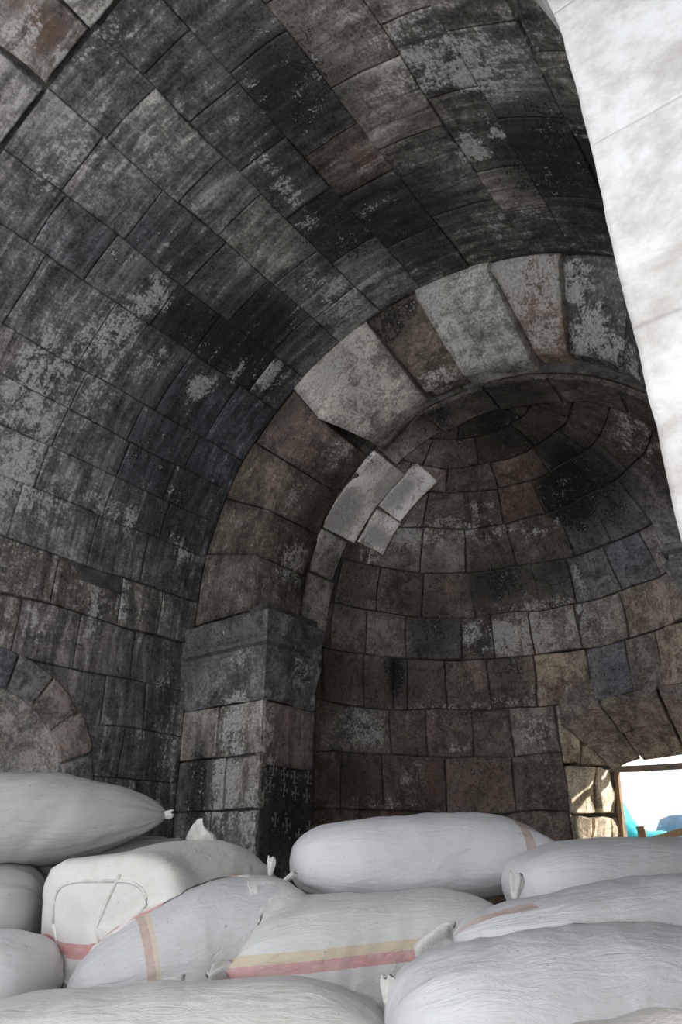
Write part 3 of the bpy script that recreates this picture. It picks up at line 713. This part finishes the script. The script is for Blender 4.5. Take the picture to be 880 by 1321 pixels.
RG = [(4, 20, 0, 13), (20, 33, 0, 12), (33, 60.5, 0, 14.6), (60.5, 78, 0, 10), (78, 96, 0, 11), (96, 114, 0, 12), (114, 132, 0, 11), (132, 150, 0, 12), (150, 166, 0, 12), (34, 47, 14.8, 25), (47, 66, 14.2, 24)]
for (t0, t1, p0, p1) in RG:
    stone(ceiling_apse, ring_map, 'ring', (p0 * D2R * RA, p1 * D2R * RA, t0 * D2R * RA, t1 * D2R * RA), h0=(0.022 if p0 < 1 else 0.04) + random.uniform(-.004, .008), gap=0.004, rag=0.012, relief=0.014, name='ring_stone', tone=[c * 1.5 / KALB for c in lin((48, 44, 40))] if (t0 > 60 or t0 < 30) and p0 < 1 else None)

# --- the pale pier beside the camera, with the start of a fallen arch
PX0, PY0 = -0.195, 1.235
def pier_x(z):
    return PX0 - 0.10 * max(0, z - 1.72) ** 2 + 0.007 * mnoise.noise(Vector((z * 5, 3.3, 0))) + 0.004 * mnoise.noise(Vector((z * 17, 3.3, 0)))
v, f = box_verts(PX0 + 0.12, 1.6, PY0 + 0.06, PY0 + 0.45, ZF, 3.1)
wall_near = mesh_obj('wall_near', v, f, M_PIER, center=False); struct(wall_near, 'bright pale plastered stone pier close by at the right')
def pier_map(u, v, h): return (pier_x(v) + u, PY0 - h + 0.0, v)
def pier_side(u, v, h): return (pier_x(v) - h, PY0 + u, v)
zs = [ZF, -0.2, 0.42, 0.95, 1.5, 2.05, 2.55, 3.1]
for k, (a, b) in enumerate(zip(zs, zs[1:])):
    us_ = [0, .62, 1.25, 1.8] if k % 2 else [0, .4, .95, 1.8]
    for j, (u0, u1) in enumerate(zip(us_, us_[1:])):
        o = stone(wall_near, pier_map, None, (u0, u1, a, b), h0=0.0, gap=0.0, jit=0.0, tone=(.5, .5, .5), rag=0, relief=0.004, cell=0.06, back=0.06, tilt=0, edge_drop=0.0, seed=5.0)
        o.data.materials[0] = M_PIER
    o = stone(wall_near, pier_side, None, (0, .45, a, b), h0=-0.004, gap=0.0, jit=0.002, tone=(.5, .5, .5), rag=0.004, relief=0.006, back=0.12, tilt=.001)
    o.data.materials[0] = M_PIER

# --- window frame
win = empty('window_1', (-1.6, WF, 0.2)); win['category'] = 'window'; struct(win, 'rough wooden window frame in the apse opening')
def slab(nm, p0, p1, w, t, mat, parent=None):
    """a board from p0 to p1, w tall and t thick in y, with slightly bowed edges"""
    p0, p1 = np.array(p0, float), np.array(p1, float); d = p1 - p0; l = np.linalg.norm(d); d /= l
    up = np.cross(d, (0, 1, 0)); up /= np.linalg.norm(up); n_ = 5; vv, ff = [], []
    fw = np.cross(up, d)
    for i in range(n_ + 1):
        c = p0 + d * l * i / n_ + up * random.uniform(-.004, .004)
        for a_, b_ in ((-1, -1), (1, -1), (1, 1), (-1, 1)): vv.append(c + up * a_ * w / 2 * random.uniform(.94, 1.04) + fw * b_ * t / 2)
    for i in range(n_):
        for k in range(4): ff.append((i * 4 + k, i * 4 + (k + 1) % 4, (i + 1) * 4 + (k + 1) % 4, (i + 1) * 4 + k))
    ff += [(0, 3, 2, 1), tuple(n_ * 4 + k for k in range(4))]
    return mesh_obj(nm, vv, ff, mat, parent)
slab('top_rail', (-2.17, WF + .02, 0.705), (-1.1, WF + .02, 0.685), 0.05, 0.07, M_WOODG, win)
slab('side_post', (-2.185, WF + .02, WZ0), (-2.125, WF + .02, 0.68), 0.035, 0.07, M_WOOD, win)
slab('side_post', (-1.135, WF + .02, WZ0), (-1.135, WF + .02, 0.68), 0.035, 0.07, M_WOOD, win)
slab('bottom_rail', (-2.1, WF + .02, WZ0 + .025), (-1.12, WF + .02, WZ0 + .025), 0.05, 0.07, M_WOOD, win)

# ================================================================= outside the window
v, f = box_verts(-7, 4, 7.42, 14, -0.5, -0.14)
ground = mesh_obj('ground', v, f, M_OUT, center=False); ground['category'] = 'ground'; struct(ground, 'pale dry ground outside the window')
def at_y(px, py, y): d = ray(px, py); return d * (y / d[1])
def heap(name, tops, y, depth, mat, n2=8, amp=0.02):
    """a crumpled heap of sheeting whose ridge passes under the given pixels at distance y"""
    pts = [at_y(px, py, y) for px, py in tops]
    vv, ff = [], []
    for i, p in enumerate(pts):
        for k in range(n2 + 1):
            a = math.pi * k / n2
            z = -0.14 + (p[2] + 0.14) * math.sin(a) ** .7
            q = (p[0], y - depth * math.cos(a), z)
            w = amp * mnoise.noise(Vector(q) * 6) * math.sin(a)
            vv.append((q[0] + w, q[1] + w, q[2] + w))
    m = n2 + 1
    ff = [(i * m + k, (i + 1) * m + k, (i + 1) * m + k + 1, i * m + k + 1) for i in range(len(pts) - 1) for k in range(n2)]
    ff += [tuple(range(m)), tuple((len(pts) - 1) * m + k for k in range(m))[::-1], ]
    ff += [(i * m, i * m + m - 1, (i + 1) * m + m - 1, (i + 1) * m) for i in range(len(pts) - 1)]
    return mesh_obj(name, vv, ff, mat, smooth=True)
tag(heap('plastic_sheet', [(770, 1000), (788, 1012), (800, 1030), (812, 1050), (824, 1066), (838, 1072), (856, 1070), (872, 1078), (900, 1084)], 8.1, 0.22, M_CYAN), 'turquoise plastic sheeting heaped outside the apse window', 'sheeting')
tag(heap('slate_sheet', [(846, 1074), (852, 1056), (866, 1050), (890, 1049), (930, 1052)], 8.75, 0.2, M_SLATE), 'slate blue sheeting behind the turquoise heap outside the window', 'sheeting')
def plank(p, q, y, w, lab):
    a, b = at_y(*p, y), at_y(*q, y + .02); c = (a + b) / 2
    o = slab('wooden_plank', a, b, w, 0.03, M_WOOD)
    return tag(o, lab, 'plank', 'scrap planks outside the window')
plank((826, 1066), (834, 1100), 7.80, 0.075, 'short upright brown plank leaning outside the window')
plank((812, 1092), (884, 1072), 7.86, 0.06, 'long brown plank slanting across behind the upright one outside the window')

# ================================================================= sacks
def sack_material(name, base, stripes=(), dirt=0.15):
    m, nt, b = newmat(name)
    tc = N(nt, 'ShaderNodeTexCoord').outputs['Object']
    uv = N(nt, 'ShaderNodeUVMap', uv_map='around').outputs[0]; uz = N(nt, 'ShaderNodeUVMap', uv_map='level').outputs[0]
    su = N(nt, 'ShaderNodeSeparateXYZ'); L(nt, uv, su.inputs[0]); sz = N(nt, 'ShaderNodeSeparateXYZ'); L(nt, uz, sz.inputs[0])
    ax = {'t': su.outputs[0], 'v': su.outputs[1], 'z': sz.outputs[0]}
    big = noise_n(nt, tc, 3.0, 6, 0.6, 0.4); fine = noise_n(nt, tc, 26, 5, 0.65)
    spots = noise_n(nt, tc, 60, 2, 0.5)
    d = tuple(c * k for c, k in zip(base, (0.66, 0.63, 0.57)))
    fac = ramp_n(nt, math_n(nt, 'ADD', math_n(nt, 'MULTIPLY', big, 0.75), math_n(nt, 'MULTIPLY', fine, 0.25)), 0.45, 0.75, 0, min(1, dirt * 3))
    c = mix_n(nt, fac, base, d)
    wob = math_n(nt, 'MULTIPLY', math_n(nt, 'SUBTRACT', big, 0.5), 0.012)
    for (axis, lo, hi, colr, st, *tl) in stripes:
        x = math_n(nt, 'ADD', ax[axis], wob)
        k = math_n(nt, 'MULTIPLY', math_n(nt, 'GREATER_THAN', x, lo), math_n(nt, 'LESS_THAN', x, hi))
        if tl: k = math_n(nt, 'MULTIPLY', k, math_n(nt, 'LESS_THAN', ax['t'], tl[0]))
        k = math_n(nt, 'MULTIPLY', k, ramp_n(nt, fine, 0.25, 0.6, st * .7, st))
        c = mix_n(nt, k, c, colr)
    sp = ramp_n(nt, spots, 0.72, 0.78, 0, 0.6)
    c = mix_n(nt, sp, c, (0.2, 0.17, 0.13))
    L(nt, c, b.inputs['Base Color'])
    b.inputs['Roughness'].default_value = 0.5; b.inputs['Specular IOR Level'].default_value = 0.35
    # woven tape: fine threads both ways, and soft creases
    mp = N(nt, 'ShaderNodeMapping'); L(nt, uv, mp.inputs[0]); mp.inputs['Scale'].default_value = (9, 34, 1)
    cr = noise_n(nt, mp.outputs[0], 1.0, 5, 0.6, 1.2)
    mp2 = N(nt, 'ShaderNodeMapping'); L(nt, uv, mp2.inputs[0]); mp2.inputs['Scale'].default_value = (300, 420, 1)
    ch = N(nt, 'ShaderNodeTexChecker'); L(nt, mp2.outputs[0], ch.inputs[0]); ch.inputs['Scale'].default_value = 1
    cr = math_n(nt, 'MULTIPLY', math_n(nt, 'SUBTRACT', cr, 0.5), math_n(nt, 'MULTIPLY', ramp_n(nt, su.outputs[0], 0.02, 0.14), ramp_n(nt, su.outputs[0], 0.86, 0.98, 1, 0)))
    hh = math_n(nt, 'ADD', math_n(nt, 'MULTIPLY', cr, 1.0), math_n(nt, 'MULTIPLY', fine, 0.3))
    hh = math_n(nt, 'ADD', hh, math_n(nt, 'MULTIPLY', ch.outputs['Fac'], 0.03))
    bp = N(nt, 'ShaderNodeBump'); bp.inputs['Strength'].default_value = 0.4; bp.inputs['Distance'].default_value = 0.022
    L(nt, hh, bp.inputs['Height']); L(nt, bp.outputs[0], b.inputs['Normal'])
    return m
M_TIE = rough_material('white_sack_cloth', (0.52, 0.50, 0.47), (0.74, 0.73, 0.71), 14, 0.6, 0.4, 0.01)
RED, YEL, TAN = (0.56, 0.20, 0.20), (0.60, 0.47, 0.29), (0.46, 0.30, 0.24)

from mathutils.bvhtree import BVHTree
SACK_TREES = []
def inside(tree, p):
    votes = 0
    for d in (Vector((0.02, 0.03, 1)), Vector((0.9, 0.4, 0.13)), Vector((-0.5, 0.8, -0.3))):
        o = Vector(p); c = 0; d = d.normalized()
        while c < 12:
            hit = tree.ray_cast(o, d)
            if hit[0] is None: break
            c += 1; o = hit[0] + d * 1e-4
        votes += c % 2
    return votes >= 2
def sack(label, P0, P1, W, T, e0='pillow', e1='pillow', base=(0.60, 0.60, 0.61), stripes=(), seed=1, arch=0.0, wr=1.0, ears=(), flat=0.84, seams=(0, 1), dirt=0.15, tip=0.0, side=0.0, tufts=()):
    P0, P1 = np.array(P0, float), np.array(P1, float)
    d = P1 - P0; Ln = np.linalg.norm(d); a1 = d / Ln
    a2 = np.cross((0, 0, 1.0), a1); a2 /= np.linalg.norm(a2); a3 = np.cross(a1, a2)
    if tip:                                             # roll about the long axis
        c_, s_ = math.cos(tip), math.sin(tip); a2, a3 = a2 * c_ + a3 * s_, a3 * c_ - a2 * s_
    NU, NV = 76, 64
    def dims(t):
        s = 2 * t - 1; q = abs(s); e = e0 if s < 0 else e1
        if e == 'pillow': return (1 - q ** 3.4) ** .62 + .012, (1 - .10 * q ** 8)
        if e == 'round': return (1 - q ** 4.0) ** .5 + .01, (1 - q ** 6) ** .42 * .98 + .02
        if e == 'taper': return (1 - q ** 1.4) ** .78 + .01, (1 - q ** 1.9) ** .7 + .01
        if e == 'blunt': return (1 - q ** 14) ** .42 + .01, (1 - q ** 14) ** .42 + .01
        if e == 'pinch': return (1 - q ** 2.0) ** .8 * .95 + .05, (1 - q ** 2.4) ** .8 * .93 + .07
    vv, tv, lev = [], [], []
    for i in range(NU + 1):
        t = i / NU
        t = 0.5 - 0.5 * math.cos(math.pi * t) * (0.55 + 0.45 * abs(math.cos(math.pi * t)))   # more rings at the ends
        s = 2 * t - 1; A, B = dims(t); A *= T / 2; B *= W / 2
        e = e0 if s < 0 else e1
        for j in range(NV):
            ph = 2 * math.pi * j / NV; c, sn = math.cos(ph), math.sin(ph)
            n_ = 2.0 / (2.45 if e != 'blunt' else 2.45 + 2.2 * abs(s) ** 2)
            y = B * math.copysign(abs(c) ** n_, c); z = A * math.copysign(abs(sn) ** n_, sn)
            if z < 0: z *= flat
            x = Ln * t
            if e == 'pillow':
                x += math.copysign(1, s) * abs(s) ** 7 * (0.05 * abs(c) ** 3 - 0.02)
            z += arch * (1 - s * s) - 0.02 * (1 - s * s)
            y += side * (1 - s * s)
            # creases: radiating from the ends, long soft ones on the body
            k = abs(s)
            nz = mnoise.noise(Vector((x * 2.2, y * 3, z * 3 + seed * 7.3)))
            w = 0.016 * nz + 0.010 * mnoise.noise(Vector((x * 6, y * 6, z * 6 + seed)))
            pl = mnoise.noise(Vector((x * 2.5 + seed, ph * 4.2, seed * 3.1))); rg = 1 - abs(pl) * 2
            w += wr * (0.010 * rg * k ** 3 + 0.006 * mnoise.noise(Vector((x * 3, ph * 6.5, seed + 4))) * (0.35 + k ** 2))
            pq = mnoise.noise(Vector((x * 11 + ph * 1.6, ph * 1.1, seed * 1.7)))
            w += wr * 0.006 * (1 - abs(pq) * 2.2) * (0.5 + 0.5 * mnoise.noise(Vector((x * 2, ph, seed + 9))))
            fade = min(1, A / 0.05) if e != 'blunt' else min(1, A / (T * .48)) ** 4
            y += w * c * fade; z += w * sn * fade
            vv.append(P0 + a1 * x + a2 * y + a3 * z); tv.append((t, ph / (2 * math.pi))); lev.append((z / T, y / W))
    ff = [(i * NV + j, (i + 1) * NV + j, (i + 1) * NV + (j + 1) % NV, i * NV + (j + 1) % NV) for i in range(NU) for j in range(NV)]
    ff += [tuple(range(NV)), tuple(NU * NV + j for j in range(NV))[::-1]]
    # settle: cloth pressed into a sack already lying there slides out to its surface
    V = np.array(vv)
    for _ in range(3):
        D = np.zeros_like(V)
        for tree in SACK_TREES:
            for q, p in enumerate(V):
                loc, nrm, _i, dist = tree.find_nearest(Vector(p), 0.3)
                if loc is None: continue
                if inside(tree, p): D[q] += np.array(loc + nrm * 0.004) - p
        if not D.any(): break
        g = D.reshape(NU + 1, NV, 3)
        sm = g.copy()
        for _k in range(2):
            sm = (sm + np.roll(sm, 1, 1) + np.roll(sm, -1, 1) + np.vstack([sm[:1], sm[:-1]]) + np.vstack([sm[1:], sm[-1:]])) / 5
        big_ = np.where(np.linalg.norm(g, axis=2, keepdims=True) > 1e-6, g, sm)
        V = V + big_.reshape(-1, 3)
    vv = [p for p in V]
    SACK_TREES.append(BVHTree.FromPolygons([tuple(p) for p in vv], [f[::-1] for f in ff]))
    zmin = min(p[2] for p in vv); mid = (P0 + P1) / 2
    root = empty('sack', (mid[0], mid[1], zmin))
    tag(root, label, 'sack', 'woven sacks piled in front of the apse')
    body = mesh_obj('sack_body', vv, [f[::-1] for f in ff], sack_material('sack_cloth', base, stripes, dirt), root, smooth=True)
    me = body.data
    for nm, src in (('around', tv), ('level', lev)):
        ul = me.uv_layers.new(name=nm); dat = []
        for p in me.polygons:
            vi = list(p.vertices); wrap = nm == 'around' and len(vi) == 4 and any(q % NV == NV - 1 for q in vi) and any(q % NV == 0 for q in vi)
            for q in vi:
                a_, b_ = src[q]
                if wrap and q % NV == 0: b_ = 1.0
                dat += [a_, b_]
        ul.data.foreach_set('uv', dat)
    for q in seams:                                     # sewn end: a thin rolled hem
        i = 0 if q == 0 else NU
        e = e0 if q == 0 else e1
        if e == 'pillow':
            tube('sewn_hem', [vv[i * NV + j] for j in range(0, NV // 2 + 1, 2)], 0.0075, M_TIE, root, 6)
        elif e == 'blunt':
            i = 5 if q == 0 else NU - 5
            tube('sewn_hem', [vv[i * NV + j] for j in list(range(0, NV, 2)) + [0]], 0.006, M_TIE, root, 6)
            tube('sewn_hem', [vv[k * NV + NV // 4 + 1] for k in (range(6, -1, -1) if q == 0 else range(NU - 6, NU + 1))] + [vv[k * NV + 3 * NV // 4 - 1] for k in (range(0, 7) if q == 0 else range(NU, NU - 7, -1))], 0.006, M_TIE, root, 6)
    for (end, sd, size, up) in ears:                    # gathered corner of the sewn end; sd +1 far side, -1 near side
        i = 0 if end == 0 else NU; j = 0 if sd > 0 else NV // 2
        base_p = np.array(vv[i * NV + j]); dr = (a1 if end else -a1) * .8 + a2 * sd * .6 + np.array([0, 0, up]); dr /= np.linalg.norm(dr)
        ear(root, base_p - dr * 0.03, dr, size)
    for (p, d_, size, wide) in tufts: ear(root, p, d_, size, wide)
    return root
def ear(root, p, d, size, wide=1.0):
    """a gathered, ruffled tuft of cloth: narrow at the tie, fanned and creased at the lip"""
    d = np.array(d) / np.linalg.norm(d)
    a = np.cross(d, CF + np.array([.1, 0, 0])); a /= np.linalg.norm(a) + 1e-9; b = np.cross(a, d)
    n, m = 30, 8; vv = []
    for i in range(m):
        t = i / (m - 1)
        w = wide * size * (0.20 + 0.34 * t ** .8) * (1 - .25 * max(0, t - .8) / .2); h = size * (0.17 - 0.10 * t)
        for k in range(n):
            an = 2 * math.pi * k / n
            rp = 1 + 0.22 * t * math.sin(an * 6 + size * 90) + 0.1 * t * math.sin(an * 11)
            vv.append(np.array(p) + d * size * t * (1 + .10 * math.sin(an * 3 + 1) + .05 * math.sin(an * 7)) + a * w * math.cos(an) * rp + b * h * math.sin(an) * rp)
    ff = [(i * n + k, i * n + (k + 1) % n, (i + 1) * n + (k + 1) % n, (i + 1) * n + k) for i in range(m - 1) for k in range(n)]
    ff += [tuple(range(n))[::-1], tuple((m - 1) * n + k for k in range(n))]
    o = mesh_obj('corner_tuft', vv, ff, M_TIE, root, smooth=True)
    return o
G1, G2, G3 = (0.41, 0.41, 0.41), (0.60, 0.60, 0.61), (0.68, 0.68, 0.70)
# front row and lowest sacks first: each later sack settles onto the ones already lying there
sack('creased white sack along the bottom edge at the left front', at(-90, 1390, 1.76), at(512, 1364, 1.70), .50, .37, 'round', 'round', (.62, .61, .59), (), 14, wr=1.3, seams=(), dirt=.25, flat=.45, tufts=((at(499, 1296, 1.66), tuple(np.array([0, 0, 1.0]) + CR * .1), .055, .7),))
sack('tan grey sack barely showing in the bottom right corner', at(740, 1464, 0.93), at(960, 1408, 0.94), .34, .26, 'round', 'pillow', (.58, .55, .52), (), 15, flat=1.8)
sack('largest white sack in the right foreground with a faint tan stripe along its top', at(498, 1338, 1.62), at(1000, 1290, 1.66), .58, .38, 'round', 'pillow', G3, (('v', .13, .155, TAN, .5),), 13, wr=1.1, seams=(1,), flat=1.0)
sack('rounded sack low at the left edge under the square-ended sack', at(-240, 1290, 2.25), at(66, 1268, 2.25), .52, .34, 'pillow', 'round', G2, (), 7, dirt=.25)
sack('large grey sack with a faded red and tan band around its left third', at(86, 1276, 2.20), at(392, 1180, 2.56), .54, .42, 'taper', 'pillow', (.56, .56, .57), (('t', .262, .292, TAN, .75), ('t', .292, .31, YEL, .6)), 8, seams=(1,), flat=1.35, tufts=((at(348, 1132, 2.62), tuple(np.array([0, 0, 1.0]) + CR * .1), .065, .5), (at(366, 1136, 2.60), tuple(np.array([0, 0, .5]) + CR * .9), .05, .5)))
sack('white sack with stitched square end facing front and a red band', at(124, 1196, 2.36), at(280, 1134, 3.05), .60, .42, 'blunt', 'pillow', (.68, .66, .63), (('z', -.24, -.13, RED, .8),), 5, wr=1.0, flat=1.3, seams=(0, 1))
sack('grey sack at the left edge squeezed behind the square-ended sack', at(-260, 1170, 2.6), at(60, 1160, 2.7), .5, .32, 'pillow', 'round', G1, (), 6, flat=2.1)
sack('white sack with red and yellow stripes and gathered corner, under the topmost middle sack', at(302, 1238, 2.28), at(652, 1202, 2.42), .50, .34, 'pillow', 'pillow', (.64, .64, .63), (('z', .02, .10, YEL, .7), ('z', -.07, .02, RED, .7)), 10, wr=1.3, flat=1.5, seams=(0, 1), ears=((0, -1, .08, -.4),), tufts=((at(536, 1232, 2.13), tuple(CR * .9 + np.array([0, 0, .30]) - CF * .1), .13, 1.0),))
sack('slack white sack tapering to a pinched left end with a short faded red band', at(586, 1212, 1.98), at(985, 1172, 2.05), .5, .25, 'pinch', 'pillow', G3, (('v', .30, .345, TAN, .65, .24),), 12, wr=1.2, seams=(1,))
sack('smooth white sack below the window, with a folded corner at its left end', at(655, 1146, 2.48), at(985, 1130, 2.55), .5, .32, 'round', 'pillow', G3, (), 11, wr=.7, seams=(1,), tufts=((at(664, 1160, 2.20), tuple(np.array([0, 0, 1.0]) + CR * .25), .07, .7),))
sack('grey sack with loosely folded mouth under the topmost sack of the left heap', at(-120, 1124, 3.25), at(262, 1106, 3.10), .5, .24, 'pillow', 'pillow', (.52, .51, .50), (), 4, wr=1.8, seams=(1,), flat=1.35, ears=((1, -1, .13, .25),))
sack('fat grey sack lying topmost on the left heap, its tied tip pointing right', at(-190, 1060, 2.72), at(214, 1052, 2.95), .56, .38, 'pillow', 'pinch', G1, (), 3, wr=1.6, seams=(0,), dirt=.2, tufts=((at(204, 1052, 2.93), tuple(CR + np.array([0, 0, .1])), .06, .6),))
sack('plump white sack topmost in the middle with a faded red band near its right end', at(374, 1116, 2.80), at(700, 1098, 2.94), .50, .35, 'round', 'pillow', G3, (('t', .85, .885, TAN, .7),), 9, wr=.9, seams=(1,), ears=((1, 1, .05, .1), (1, -1, .06, -.3)))
# sacks of the bottom layer that carry the far side of the pile
sack('grey sack buried beneath the plump topmost middle sack, towards the apse', (-2.1, 2.45, -.38), (-1.2, 3.1, -.38), .46, .40, 'pillow', 'pillow', G2, (), 21, flat=.98)
sack('grey sack buried beneath the smooth white sack below the window', (-1.05, 2.75, -.41), (-.35, 3.3, -.41), .46, .34, 'pillow', 'pillow', G2, (), 22, flat=.98)
sack('grey sack buried beneath the loosely folded sack of the left heap', (-3.7, 1.75, -.37), (-2.75, 2.5, -.37), .48, .42, 'pillow', 'pillow', G2, (), 23, flat=.98)
